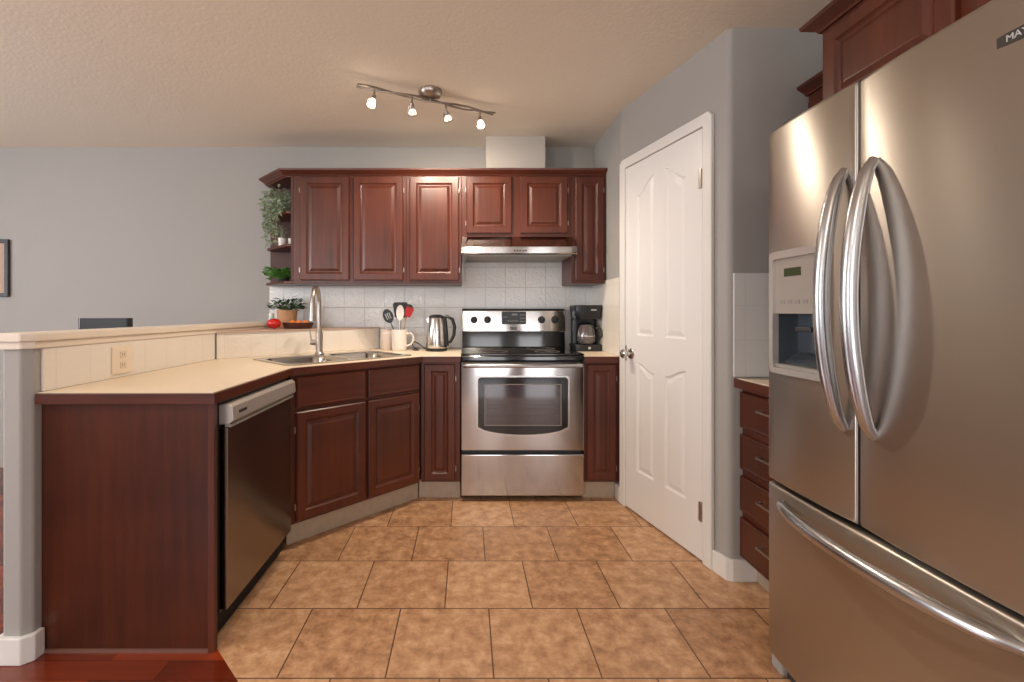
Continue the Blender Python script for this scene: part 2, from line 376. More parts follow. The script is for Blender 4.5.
# tile splashes (local x along the wall, z up)
def splash(name, loc, rotz, poly, mat, th=.007):
    m = MB().prism(poly, -th, 0, axis='y'); return struct(m.build(name, mat, loc=loc, rotz=rotz))
splash('trim_3', (0, YB-.0005, 0), 0, [(-.655, .901), (-.040, .901), (-.040, .85), (.728, .85), (.728, .901), (.952, .901), (.952, 1.368), (.728, 1.368), (.728, 1.69), (-.040, 1.69), (-.040, 1.368), (-1.49, 1.368), (-1.49, 1.061), (-.655, 1.061)], M['tile'])
L1 = math.hypot(.79, .79)
splash('trim_4', (-1.4715, 1.60, 0), PI/2, [(.0, .901), (1.088, .901), (1.088, 1.049), (0, 1.049)], M['tile_warm_lit'])
splash('trim_5', (-1.4685, 2.697, 0), PI/4, [(.008, .901), (1.13, .901), (1.13, 1.053), (.008, 1.053)], M['tile_warm_lit'])
splash('trim_6', (.9525, YB, 0), -PI/2, [(.01, .901), (.62, .901), (.62, 1.39), (.01, 1.39)], M['tile_warm_lit'])
splash('trim_7', (1.166, 2.0275, 0), 0, [(0, .893), (.63, .893), (.63, 1.345), (0, 1.345)], M['tiles'])
# baseboards on the right
ang = math.atan2(P1[1]-P0[1], P1[0]-P0[0]); LW = math.hypot(P1[0]-P0[0], P1[1]-P0[1])
d_ = Vector((math.cos(ang), math.sin(ang), 0)); n_ = Vector((-d_.y, d_.x, 0))   # n_ points into the wall
def PW(t, y): v = Vector((P0[0], P0[1], 0))+d_*t+n_*y; return (v.x, v.y)
corner_o = PW(LW+.004, -.014)
struct(MB().prism([PW(.776, 0), PW(.776, -.014), PW(LW-.004, -.014), (1.158, 2.014), (1.265, 2.014), (1.265, 2.0278), (1.155, 2.0278)], 0, .095).build('baseboard_right', M['trimwhite'], bevel=.003))
struct(MB().prism([(.937, 2.96), (.937, 2.872), PW(.012, -.016), PW(.012, 0), (.9528, 2.872), (.9528, 2.96)], 0, .095).build('baseboard_back', M['trimwhite'], bevel=.003))
# ------------------------------------------------------------------ pantry door
dr = bpy.data.objects.new('door_1', None); COL.objects.link(dr); dr.location = (P0[0], P0[1], 0); dr.rotation_euler = (0, 0, ang); dr['kind'] = 'structure'
m = MB(); D0, D1, DZ0, DZ1 = .078, .716, .012, 2.035
ph = []
for (xa, xb, sd) in ((.190, .352, 1), (.442, .604, -1)):
    for (za, zb, ar, k) in ((.255, .885, -.045, sd), (1.04, 1.93, .085, sd)):
        prof = [(0, -.016), (.010, -.008), (.016, -.008), (.036, -.0135), (.040, -.014)]
        rg = panel_rings(xa, xb, za, zb, prof, arch=ar, n=k)
        m.loft(rg, cap0=False, cap1=True); ph.append([(p[0], p[2]) for p in rg[0]])
outer = [(D0, DZ0), (D1, DZ0), (D1, DZ1), (D0, DZ1)]
loops = [outer]+ph; pts = [p for l in loops for p in l]
tr = tessellate_polygon([[Vector((p[0], p[1], 0)) for p in l] for l in loops])
m.add([(p[0], -.016, p[1]) for p in pts], [tuple(t) for t in tr])
m.add([(D0, y, z) for z in (DZ0, DZ1) for y in (-.016, 0)]+[(D1, y, z) for z in (DZ0, DZ1) for y in (-.016, 0)], [(0, 1, 3, 2), (4, 6, 7, 5), (0, 4, 5, 1), (2, 3, 7, 6)])
leafo = m.build('door_leaf', M['white'], dr)
c = MB()
CW = .058; a, b, zt = D0-.004, D1+.004, DZ1+.005
out = [(a-CW, 0), (a-CW, zt+CW-.022), (a-CW+.022, zt+CW), (b+CW-.022, zt+CW), (b+CW, zt+CW-.022), (b+CW, 0), (b, 0), (b, zt), (a, zt), (a, 0)]
c.prism(out, -.022, 0, axis='y')
c.build('door_casing', M['trimwhite'], dr, bevel=.006, seg=3)
for zz in (.24, 1.80):
    MB().box(D1-.014, D1+.006, -.026, -.016, zz-.045, zz+.045).build('hinge', M['satin'], dr, bevel=.002)
k = MB(); R = Matrix.Translation((D0+.058, -.016, .93)) @ Matrix.Rotation(PI/2, 4, 'X')
k.lathe([(.030, 0), (.032, .004), (.028, .008), (.012, .010), (.011, .030), (.020, .036), (.027, .048), (.026, .058), (.016, .066), (.003, .068)], 28, mtx=R)
k.build('door_knob', M['chrome'], dr, smooth=True)
MB().box(D0-.002, D0+.012, -.0185, -.016, .885, .975).build('latch_plate', M['satin'], dr, bevel=.001)

# ------------------------------------------------------------------ base cabinets
cabinet('dark cherry corner sink cabinet set diagonally, two false drawers over two doors', (-.876, 2.301, 0), PI/4, .822, .5, .115, .862,
        doors=[(.022, .422, .130, .675, 'l'), (.442, .806, .130, .675, 'r')], drawers=[(.022, .422, .693, .850), (.442, .806, .693, .850)], toe=(.0, .845, .045), hollow=True, name='sink_cabinet')
cabinet('narrow dark cherry base cabinet between the sink cabinet and the left side of the stove', (-.286, 2.890, 0), 0, .243, .60, .115, .862,
        doors=[(.020, .212, .130, .850, 'r')], toe=(-.018, .243, .045))
cabinet('narrow dark cherry base cabinet between the stove and the white door', (.730, 2.890, 0), 0, .220, .60, .115, .862,
        doors=[(.016, .196, .130, .850, 'r')], toe=(.0, .203, .045))
ep = thing('end_panel', 'large plain cherry panel closing the near end of the peninsula', 'cabinet panel', (-1.470, 1.60, 0))
MB().box(0, .597, 0, .019, 0, .862).build('panel', M['panelw'], ep)
MB().box(.578, .599, -.005, 0, .0, .862).build('corner_trim', M['cherry'], ep, bevel=.001)
MB().box(.0, .578, -.006, 0, .0, .012).build('base_strip', plain('base_strip_grey', srgb(120, 84, 72), .4), ep)
# small drawer cabinet beside the fridge
dc = thing('drawer_cabinet', 'cherry cabinet with four stacked drawers between the fridge and the wall', 'cabinet', (1.204, 2.024, 0), -PI/2)
MB().box(0, .44, 0, .59, .10, .845).build('body', M['cherry'], dc, bevel=.0015)
MB().box(0, .44, .06, .072, 0, .099).build('toe_kick', M['toe'], dc)
for (za, zb) in ((.115, .285), (.315, .465), (.495, .645), (.675, .83)):
    d = cab_door(dc, .010, .425, za, zb, M['panelw'], name='drawer', flat=True)
    hm = MB(); zz = zb-.055
    hm.tube([(.165, -.020, zz), (.165, -.042, zz), (.172, -.047, zz), (.258, -.047, zz), (.265, -.042, zz), (.265, -.020, zz)], .0045, 8); hm.build('pull', M['satin'], d, smooth=True)
ct = thing('countertop', 'short pale counter with cherry edge on the four-drawer cabinet', 'countertop', (1.167, 2.0265, .846), -PI/2)
MB().box(0, .44, .014, .63, 0, .040).build('surface', M['counter'], ct, bevel=.002)
MB().box(0, .44, 0, .014, 0, .038).build('edge_band', M['cherryh'], ct, bevel=.003)

# main countertop
def counter(label, poly, edge, holes=(), top=.900, th=.036):
    t = thing('countertop', label, 'countertop', (0, 0, 0))
    MB().prism(poly, top-th, top, holes).build('surface', M['counter'], t)
    m = MB(); e = [Vector((p[0], p[1])) for p in edge]; off = .012; inner = []; outer = []
    for i, p in enumerate(e):
        ds = []
        if i > 0: ds.append((e[i]-e[i-1]).normalized())
        if i < len(e)-1: ds.append((e[i+1]-e[i]).normalized())
        ns = [Vector((d.y, -d.x)) for d in ds]
        n = sum(ns, Vector((0, 0))); n.normalize(); k = off/max(.3, n.dot(ns[0]))
        inner.append(p); outer.append(p+n*k)
    for i in range(len(e)-1):
        q = [inner[i], outer[i], outer[i+1], inner[i+1]]
        m.prism([(v.x, v.y) for v in q], top-th-.002, top-.0015)
    m.build('edge_band', M['cherryh'], t, bevel=.002)
    return t
SC = Vector((-.565, 2.57))+Vector((-.7071, .7071))*.325
def SD(x, y): v = SC+Vector((.7071, .7071))*x+Vector((-.7071, .7071))*y; return (v.x, v.y)
hole = [SD(*p) for p in rrect(-.385, .385, -.235, .235, .05)]
counter('long pale beige counter of the peninsula, bending past the sink to the stove',
        [(-1.4640, 1.579), (-.867, 1.579), (-.867, 2.285), (-.280, 2.872), (-.0395, 2.872), (-.0395, 3.492), (-.667, 3.492), (-1.4640, 2.695)],
        [(-1.4640, 1.579), (-.867, 1.579), (-.867, 2.285), (-.280, 2.872), (-.0395, 2.872)], [hole])
counter('small square pale counter between stove and white door, under the coffee maker', [(.728, 2.872), (.944, 2.872), (.944, 3.492), (.728, 3.492)], [(.728, 2.872), (.944, 2.872)])

# ------------------------------------------------------------------ sink and faucet
sk = thing('sink', 'double bowl stainless steel sink set into the diagonal counter', 'sink', (SC.x, SC.y, .9), PI/4)
bowls = [rrect(-.375, -.012, -.215, .165, .07), rrect(.012, .375, -.215, .165, .07)]
MB().prism(rrect(-.405, .405, -.25, .25, .04), .0005, .006, bowls).build('rim', M['sink'], sk, bevel=.002)
for i, (xa, xb) in enumerate(((-.375, -.012), (.012, .375))):
    m = MB(); rings = []
    for ins, z in ((0, .004), (.006, -.01), (.012, -.10), (.02, -.15), (.05, -.165), (.12, -.17)):
        rings.append([(p[0], p[1], z) for p in rrect(xa+ins, xb-ins, -.215+ins, .165-ins, max(.07-ins*.3, .03))])
    m.loft(rings, cap0=False, cap1=True); b_ = m.build('bowl', M['sink'], sk, smooth=True)
    MB().lathe([(.04, 0), (.042, .003), (.03, .001), (.012, .002)], 24, ((xa+xb)/2, -.02, -.169)).build('drain', M['chrome'], b_, smooth=True)
fa = thing('faucet', 'tall gooseneck pull-down faucet in brushed nickel behind the sink', 'faucet', (SD(0, .205)[0], SD(0, .205)[1], .906), 0)
MB().lathe([(.030, 0), (.030, .006), (.024, .012), (.022, .02), (.022, .135), (.017, .145), (.0145, .155)], 24).build('base', M['satin'], fa, smooth=True)
dirv = Vector((.05, -.2, 0)).normalized(); pts = [(0, 0, .15), (0, 0, .25), (0, 0, .32)]
dirv = Vector((.12, -1, 0)).normalized(); rr = .10
for k in range(1, 13):
    a_ = PI*k/12; v = dirv*(rr-rr*math.cos(a_)); pts.append((v.x, v.y, .32+rr*math.sin(a_)))
MB().tube(pts, .0135, 14).build('spout', M['satin'], fa, smooth=True)
e_ = dirv*2*rr
MB().tube([(e_.x, e_.y, .325), (e_.x, e_.y, .30), (e_.x*1.02, e_.y*1.02, .24), (e_.x*1.03, e_.y*1.03, .215)], [.0145, .0165, .0195, .018], 16).build('spray_head', M['satin'], fa, smooth=True)
h_ = MB(); h_.tube([(-.018, -.004, .075), (-.052, -.012, .078)], [.017, .017], 14); h_.tube([(-.045, -.012, .085), (-.05, -.014, .12), (-.056, -.016, .155)], [.006, .005, .0045], 8)
h_.build('lever', M['satin'], fa, smooth=True)

# ------------------------------------------------------------------ dishwasher (local x runs away from camera, front faces +X)
dw = thing('dishwasher', 'stainless dishwasher under the peninsula counter beside the end panel', 'dishwasher', (-.852, 1.645, 0), PI/2)
MB().box(.005, .60, .03, .56, .10, .858).build('body', M['darkgrey'], dw)
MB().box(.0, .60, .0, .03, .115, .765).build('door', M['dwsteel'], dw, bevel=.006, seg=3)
cpn = MB(); sec = [(.03, .775), (.03, .845), (-.004, .848), (-.018, .838), (-.022, .79), (-.006, .775)]
cpn.loft([[(x, y, z) for y, z in sec] for x in (0, .60)])
pn = cpn.build('control_panel', M['silver'], dw, bevel=.002)
MB().box(.004, .596, -.012, .01, .765, .7745).build('handle_slot', M['grey'], dw)
mk = MB()
for i in range(6): mk.box(.045+i*.010, .052+i*.010, -.0232, -.019, .808, .818)
mk.build('badge', M['markdark'], pn)
MB().box(.0, .64, .06, .075, 0, .099).build('toe_kick', M['dark'], dw)

# ------------------------------------------------------------------ stove
st = thing('stove', 'freestanding stainless electric range with black glass top and oven window', 'stove', (-.036, 2.868, 0))
W = .760
MB().box(.004, W-.004, .045, .60, .02, .895).build('body', M['darkgrey'], st)
MB().box(0, W, 0, .04, .034, .292).build('drawer', M['steelr'], st, bevel=.006, seg=3)
# oven door with window hole
wo = []
x0, x1, zt_, zb_ = .100, .665, .775, .445
def owin(i):
    r = .03-i*.3 if i < .05 else .02
    pts = []
    a, b, t_ = x0+i, x1-i, zt_-i
    for k in range(5): an = PI-PI/2*k/4; pts.append((a+.02+.02*math.cos(an), t_-.02+.02*math.sin(an)))
    for k in range(5): an = PI/2-PI/2*k/4; pts.append((b-.02+.02*math.cos(an), t_-.02+.02*math.sin(an)))
    for k in range(17):
        u = k/16; x = b+(a-b)*u; rr_ = .014*(abs(2*u-1)**10); pts.append((x, zb_+i-.034*(1-(2*u-1)**2)+rr_))
    return pts
dm = MB().prism([(0, .318), (W, .318), (W, .862), (0, .862)], 0, .04, [owin(0)], axis='y')
od = dm.build('oven_door', M['steelr'], st, bevel=.003)
rg = []
ro, ri = owin(-.006), owin(.004)
tm = MB(); tm.loft([[(p[0], .002, p[1]) for p in ro], [(p[0], -.004, p[1]) for p in ro], [(p[0], -.004, p[1]) for p in ri], [(p[0], .004, p[1]) for p in ri]], cap0=False, cap1=False)
tm.build('window_trim', M['chrome'], od)
MB().prism(owin(.002), .004, .012, axis='y').build('oven_window', M['blackgloss'], od)
ins = [(x0+.048, .725), (x1-.048, .725), (x1-.048, .472), (x0+.048, .472)]
g = MB(); g.prism(list(reversed(ins)), .0025, .0042, axis='y'); g.build('inner_glass', M['ovenglass'], od)
fr = MB(); 
for (a1, b1, c1, d1) in ((x0+.044, x1-.044, .724, .728), (x0+.044, x1-.044, .470, .474), (x0+.044, x0+.048, .474, .724), (x1-.048, x1-.044, .474, .724)): fr.box(a1, b1, .001, .004, c1, d1)
fr.build('glass_border', M['grey'], od)
rk = MB()
for zz in (.60, .575, .53): rk.box(x0+.06, x1-.06, .0012, .0026, zz, zz+.0018)
rk.build('oven_rack', plain('rack_line', srgb(96, 78, 88), .3, .6), od)
hd = MB(); hd.tube([(.02, -.005, .847), (.02, -.04, .847), (.03, -.05, .847), (W-.03, -.05, .847), (W-.02, -.04, .847), (W-.02, -.005, .847)], .0125, 12, sq=1.0)
hd.build('handle', M['handle'], od, smooth=True)
MB().box(-.002, W+.002, -.012, .03, .870, .905).build('cooktop_lip', M['blackgloss'], st, bevel=.008, seg=3)
MB().box(-.002, W+.002, -.006, .575, .905, .917).build('cooktop', M['blackgloss'], st, bevel=.004)
for (bx, by, br_) in ((.20, .16, .10), (.56, .16, .08), (.20, .42, .08), (.56, .42, .10)):
    r_ = MB(); n = 40; vs = []
    for rad in (br_, br_-.003):
        for zz in (.9171, .9176): vs.append([(bx+rad*math.cos(2*PI*i/n), by+rad*math.sin(2*PI*i/n), zz) for i in range(n)])
    r_.loft([vs[0], vs[1], vs[3], vs[2]], cap0=False, cap1=False); r_.build('burner_ring', M['grey'], st)
bg_ = MB(); bg_.loft([[(x, .535, .918), (x, .625, .918), (x, .625, 1.04), (x, .548, 1.035)] for x in (.002, W-.002)])
bg_.build('backguard_base', M['blackgloss'], st, bevel=.003)
pm = MB(); pm.loft([[(x, .530, 1.030), (x, .625, 1.030), (x, .625, 1.195), (x, .553, 1.192), (x, .545, 1.185)] for x in (0, W)])
pg = pm.build('control_panel', M['steelr'], st, bevel=.004)
MB().box(0, W, .550, .627, 1.1955, 1.200).build('top_strip', M['black'], st)
for kx in (.088, .187, .584, .682):
    kb = MB(); R = Matrix.Translation((kx, .536, 1.118)) @ Matrix.Rotation(PI/2, 4, 'X')
    kb.lathe([(.026, 0), (.026, .006), (.021, .008), (.019, .024), (.012, .028), (.001, .028)], 24, mtx=R); kb.box(-.004, .004, -.020, .020, .02, .034, mtx=R)
    ko = kb.build('knob', M['black'], st, smooth=True)
MB().box(.292, .470, .530, .545, 1.085, 1.178).build('display', M['black'], pg, bevel=.002)
for (xa, xb, za, zb) in [(.365, .405, 1.150, 1.162)]+[(.335+i*.016, .345+i*.016, 1.105, 1.113) for i in range(5)]+[(.300+i*.012, .308+i*.012, 1.135, 1.141) for i in range(3)]+[(.425+i*.013, .432+i*.013, 1.102+j*.024, 1.109+j*.024) for i in range(3) for j in range(3)]:
    MB().box(xa, xb, .5285, .5305, za, zb).build('display_mark', M['dimmark'], pg)
bd = MB().box(.352, .402, .528, .535, 1.046, 1.066).build('badge', M['markdark'], pg, bevel=.001)
text_mesh('MAYTAG', .011, M['mark'], pg, (.377, .5275, 1.056), (PI/2, 0, 0))

# ------------------------------------------------------------------ range hood
hdh = thing('range_hood', 'slim stainless range hood under the short cabinets above the stove', 'range hood', (-.036, 3.04, 1.555))
hm = MB(); hm.loft([[(x, .46, .0), (x, .46, .132), (x, .12, .132), (x, .0, .050), (x, 0, .006), (x, .006, .0)] for x in (0, .76)])
hb = hm.build('body', M['steelr'], hdh, bevel=.002)
MB().box(.03, .73, .03, .43, -.008, .0).build('filter', M['grey'], hdh, bevel=.002)
bt = MB()
for i in range(5): bt.box(.345+i*.018, .355+i*.018, -.003, .001, .018, .028)
bt.build('button_row', M['markdark'], hdh)

# ------------------------------------------------------------------ upper cabinets
ZU0, ZU1 = 1.37, 2.118
YU = 3.172; DU = YB-.009-YU
def upper(label, xa, xb, z0, doors):
    return cabinet(label, (xa, YU, 0), 0, xb-xa, DU, z0, ZU1, doors=[(a-xa, b-xa, z0+.022, 2.098, h) for a, b, h in doors], name='upper_cabinet')
upper('cherry wall cabinet with two tall doors beside the open corner shelves', -1.188, -.4155, ZU0, [(-1.140, -.805, 'l'), (-.775, -.436, 'r')])
upper('cherry wall cabinet with one tall brightly lit door, left of the range hood', -.4145, -.0385, ZU0, [(-.391, -.056, 'r')])
upper('short cherry wall cabinet with two square doors above the range hood', -.0375, .7135, 1.69, [(-.004, .306, 'l'), (.366, .686, 'r')])
upper('narrow tall cherry wall cabinet at the right end, over the coffee maker', .7145, .9475, ZU0, [(.740, .930, 'r')])
cs = thing('corner_shelf', 'open cherry end shelf unit holding plants at the left of the wall cabinets', 'shelf', (-1.189, 3.172, 0))
poly = [(0, 0), (-.06, 0), (-.285, .225), (-.285, .319), (0, .319)]
bp = MB(); bp.box(-.285, 0, .300, .319, ZU0+.021, ZU1-.021); bp.build('back_panel', M['cherryin'], cs)
MB().box(-.018, 0, 0, .299, ZU0+.021, ZU1-.021).build('side_panel', M['cherryin'], cs)
for zz in (ZU0, 1.625, 1.852, ZU1-.020):
    q = poly if zz in (ZU0, ZU1-.020) else [(-.019, .0), (-.05, 0), (-.28, .23), (-.28, .299), (-.019, .299)]
    MB().prism(q, zz, zz+.018).build('shelf', M['cherryh'], cs, bevel=.002)
# crown molding along the run
def crown(parent, path, z0, name='molding'):
    prof = [(0, 0), (.008, 0), (.012, .008), (.022, .014), (.034, .022), (.044, .028), (.046, .040), (0, .040)]
    e = [Vector(p) for p in path]; rings = []
    for i, p in enumerate(e):
        ds = []
        if i > 0: ds.append((e[i]-e[i-1]).normalized())
        if i < len(e)-1: ds.append((e[i+1]-e[i]).normalized())
        ns = [Vector((d.y, -d.x)) for d in ds]; n = sum(ns, Vector((0, 0))); n.normalize(); k = 1/max(.3, n.dot(ns[0]))
        rings.append([(p.x+n.x*k*o, p.y+n.y*k*o, z0+z) for o, z in prof])
    return MB().loft(rings).build(name, M['cherryh'], parent)
cm = crown(None, [(-1.474, 3.495), (-1.474, 3.397), (-1.249, 3.1715), (.9475, 3.1715)], 2.108, 'crown_molding')
tag(cm, 'cherry crown molding running along the top of the back wall cabinets', 'molding')

# ------------------------------------------------------------------ right-hand upper cabinets
oc = thing('upper_cabinet', 'deep cherry cabinet above the fridge with crown at the ceiling', 'cabinet', (1.192, 1.552, 0), -PI/2)
MB().box(0, .92, 0, .60, 1.80, 2.118).build('body', M['cherry'], oc, bevel=.0015)
for a, b in ((.028, .435), (.485, .892)): cab_door(oc, a, b, 1.815, 2.09, M['cherry'], hinge=None)
crown(oc, [(-.001, .60), (-.001, -.0), (.92, -.0)], 2.112)
rc = thing('upper_cabinet', 'shallow cherry wall cabinet half hidden behind the fridge top', 'cabinet', (1.490, 2.020, 0), -PI/2)
MB().box(0, .40, 0, .300, 1.37, 2.118).build('body', M['cherry'], rc, bevel=.0015)
cab_door(rc, .02, .38, 1.385, 2.08, M['cherry'])
crown(rc, [(.0, .28), (.0, -.0), (.40, -.0)], 2.118)

# ------------------------------------------------------------------ fridge (local x toward camera, local y into the wall)
fg = thing('refrigerator', 'large stainless french door refrigerator with ice dispenser and freezer drawer', 'refrigerator', (1.0, 1.538, 0), -PI/2)
FS, FW = .354, .788
MB().box(.006, FW-.006, .072, .77, .02, 1.755).build('body', M['darkgrey'], fg, bevel=.004)
def bowed(x0, x1, z0, z1, hole=None, T=.066, bow=.010, r=.007):
    xs = [x0, x0+.002, x0+.005, x0+r]+[x0+r+(x1-x0-2*r)*k/14 for k in range(1, 14)]+[x1-r, x1-.005, x1-.002, x1]
    zs = [z0, z0+.002, z0+.006, z0+.012, z1-.012, z1-.006, z1-.002, z1]
    if hole:
        xs = sorted([x for x in xs if min(abs(x-hole[0]), abs(x-hole[1])) > .006]+[hole[0], hole[1]])
        zs = sorted(zs+[hole[2], hole[3]])
    def edge(d, rr): return 0 if d >= rr else rr-math.sqrt(max(0, rr*rr-(rr-d)**2))
    def Y(x, z):
        u = 2*(x-x0)/(x1-x0)-1
        return -bow*(1-u*u)+edge(min(x-x0, x1-x), r)+edge(min(z-z0, z1-z), .012)*.7+bow
    m = MB(); nx, nz = len(xs), len(zs)
    vs = [(x, Y(x, z)-bow+.0, z) for z in zs for x in xs]; fs = []
    for j in range(nz-1):
        for i in range(nx-1):
            if hole and hole[0]-1e-6 <= xs[i] and xs[i+1] <= hole[1]+1e-6 and hole[2]-1e-6 <= zs[j] and zs[j+1] <= hole[3]+1e-6: continue
            fs.append((j*nx+i, j*nx+i+1, (j+1)*nx+i+1, (j+1)*nx+i))
    b = len(vs)
    per = [i for i in range(nx)]+[j*nx+nx-1 for j in range(1, nz)]+[(nz-1)*nx+i for i in range(nx-2, -1, -1)]+[j*nx for j in range(nz-2, 0, -1)]
    vs += [(vs[i][0], T, vs[i][2]) for i in per]; k = len(per)
    for i in range(k): fs.append((per[i], b+i, b+(i+1) % k, per[(i+1) % k]))
    fs.append(tuple(range(b, b+k)))
    m.add(vs, fs); return m
HX0, HX1, HZ0, HZ1 = .040, .258, .985, 1.362
ld = bowed(.0, FS-.003, .628, 1.768, (HX0, HX1, HZ0, HZ1)).build('left_door', M['steel'], fg, smooth=True)
rd = bowed(FS+.003, FW, .628, 1.768).build('right_door', M['steel'], fg, smooth=True)
fd = bowed(.0, FW, .052, .616).build('freezer_drawer', M['steel'], fg, smooth=True)
MB().box(.01, FW-.01, .03, .10, .0, .048).build('kick_grille', M['darkgrey'], fg, bevel=.003)
MB().box(-.004, .05, .012, .10, .0, .046).build('foot', M['grey'], fg, bevel=.008)
MB().box(.02, FW-.02, .05, .071, .617, .627).build('seal', M['black'], fg)
MB().box(FS-.0028, FS+.0028, .003, .066, .63, 1.765).build('seal', M['black'], fg)
# dispenser
bz = MB(); o_ = rrect(HX0-.004, HX1+.004, HZ0-.004, HZ1+.004, .018); i_ = rrect(HX0+.012, HX1-.012, HZ0+.014, HZ1-.020, .010)
bz.prism(o_, -.020, .004, [i_], axis='y'); dp = bz.build('dispenser', M['silver'], ld, bevel=.004, seg=3)
MB().box(HX0+.012, HX1-.012, -.010, .004, 1.170, HZ1-.020).build('control_face', plain('control_face_silver', srgb(178, 170, 162), .4, .4), dp)
MB().box(HX0+.055, HX0+.125, -.0125, -.0101, 1.285, 1.310).build('display', M['lcd'], dp)
bs = MB()
for i in range(5): bs.box(HX0+.035+i*.033, HX0+.055+i*.033, -.0115, -.0101, 1.20, 1.212)
bs.build('button', M['grey'], dp)
cv = MB(); a, b, c_, d2 = HX0+.012, HX1-.012, HZ0+.014, 1.170; dpth = .055
cv.add([(a, .0, c_), (b, .0, c_), (b, .0, d2), (a, .0, d2), (a+.01, dpth, c_+.05), (b-.01, dpth, c_+.05), (b-.01, dpth, d2), (a+.01, dpth, d2)], [(0, 1, 5, 4), (1, 2, 6, 5), (2, 3, 7, 6), (3, 0, 4, 7), (4, 5, 6, 7)])
cv.build('recess', plain('recess_grey', srgb(104, 112, 120), .25, .7), dp)
MB().box(HX0+.085, HX0+.15, .0, .05, 1.115, 1.130).build('paddle', M['darkgrey'], dp, bevel=.003)
MB().box(a, b, -.008, .03, c_, c_+.012).build('drip_tray', M['grey'], dp)
# handles
def arc_handle(parent, pa, pb, out, r, sq=1.0):
    pa, pb = Vector(pa), Vector(pb); pts = []; rs = []; n = 28
    for k in range(n+1):
        u = k/n; s = math.sin(PI*u)**.62; v = pa.lerp(pb, u); v.y -= out*s
        pts.append(v); rs.append(r*(.62+.38*min(1, s*1.3)))
    m = MB(); m.tube(pts, rs, 16, sq=sq)
    return m.build('handle', M['handle'], parent, smooth=True)
arc_handle(ld, (FS-.036, -.004, .868), (FS-.036, -.004, 1.548), .062, .0205, .85)
arc_handle(rd, (FS+.052, -.004, .868), (FS+.052, -.004, 1.548), .062, .0205, .85)
arc_handle(fd, (.072, -.004, .572), (.716, -.004, .572), .066, .0200, .85)
bo = MB().box(.668, .775, -.008, .0, 1.664, 1.689).build('badge', M['markdark'], rd, bevel=.003)
text_mesh('MAYTAG', .017, M['mark'], rd, (.721, -.009, 1.676), (PI/2, 0, 0))
MB().box(.04, .10, .02, .09, 1.768, 1.785).build('hinge_cover', M['darkgrey'], fg, bevel=.004)

# ------------------------------------------------------------------ track light
TA, TB, TZ = Vector((-.577, 2.43)), Vector((.162, 2.78)), 2.365
tc_ = TA.lerp(TB, .5)
tl = thing('track_light', 'brushed nickel ceiling track light with four small spot heads', 'ceiling light', (tc_.x, tc_.y, ZC))
MB().lathe([(.066, 0), (.066, -.012), (.060, -.030), (.045, -.040), (.010, -.044)], 32).build('canopy', M['satin'], tl, smooth=True)
MB().tube([(0, 0, -.04), (0, 0, -.060)], .008, 10).build('stem', M['satin'], tl, smooth=True)
ax = (TB-TA).normalized(); px_ = Vector((-ax.y, ax.x)); Lh = (TB-TA).length
for sgn in (1, -1):
    pts = []
    for k in range(41):
        u = k/40*2-1; wv = .014*math.sin(u*PI*1.5)*sgn; q = ax*(u*Lh/2)+px_*wv
        pts.append((q.x, q.y, TZ-ZC+.006*math.cos(u*PI*1.5)*sgn))
    MB().tube(pts, .0058, 8).build('rod', M['satin'], tl, smooth=True)
heads = [(.11, (-.25, -.35, -1), 'bulb', 11), (.369, (.0, .9, -1), 'bulbdim', 8), (.618, (.35, .75, -1), 'bulbdim', 7), (.885, (.1, -.30, -1), 'bulb', 11)]
for s, dv, bm_, pw_ in heads:
    p = TA.lerp(TB, s)-tc_; dv = Vector(dv).normalized(); j = Vector((p.x, p.y, TZ-ZC-.045))
    m = MB(); m.tube([(p.x, p.y, TZ-ZC-.001), tuple(j)], .006, 8)
    q = dv.to_track_quat('Z', 'Y').to_matrix().to_4x4(); T = Matrix.Translation(j) @ q
    m.lathe([(.008, -.012), (.012, .0), (.014, .018)], 16, mtx=T)
    for k in range(3):
        an = 2*PI*k/3; cx, sx = math.cos(an), math.sin(an)
        m.tube([T @ Vector((.014*cx, .014*sx, .006)), T @ Vector((.024*cx, .024*sx, .030)), T @ Vector((.027*cx, .027*sx, .052))], .0022, 6)
    n = 24; m.loft([[T @ Vector((rad*math.cos(2*PI*i/n), rad*math.sin(2*PI*i/n), z)) for i in range(n)] for rad, z in ((.027, .048), (.027, .054), (.0245, .054), (.0245, .048))], False, False)
    h = m.build('spot_head', M['satin'], tl, smooth=True)
    MB().lathe([(.008, .018), (.018, .032), (.0225, .046), (.018, .054), (.001, .057)], 20, mtx=T).build('bulb', M[bm_], h, smooth=True)
    l = bpy.data.lights.new('spot_bulb_light', 'SPOT'); l.energy = pw_*3.1; l.color = (1, .85, .68); l.spot_size = math.radians(150); l.spot_blend = 1; l.shadow_soft_size = .02
    lo = bpy.data.objects.new('spot_bulb_light', l); COL.objects.link(lo); wpos = Vector((tc_.x, tc_.y, ZC))+(T @ Vector((0, 0, .075))); lo.location = wpos
    lo.rotation_euler = dv.to_track_quat('-Z', 'Y').to_euler()

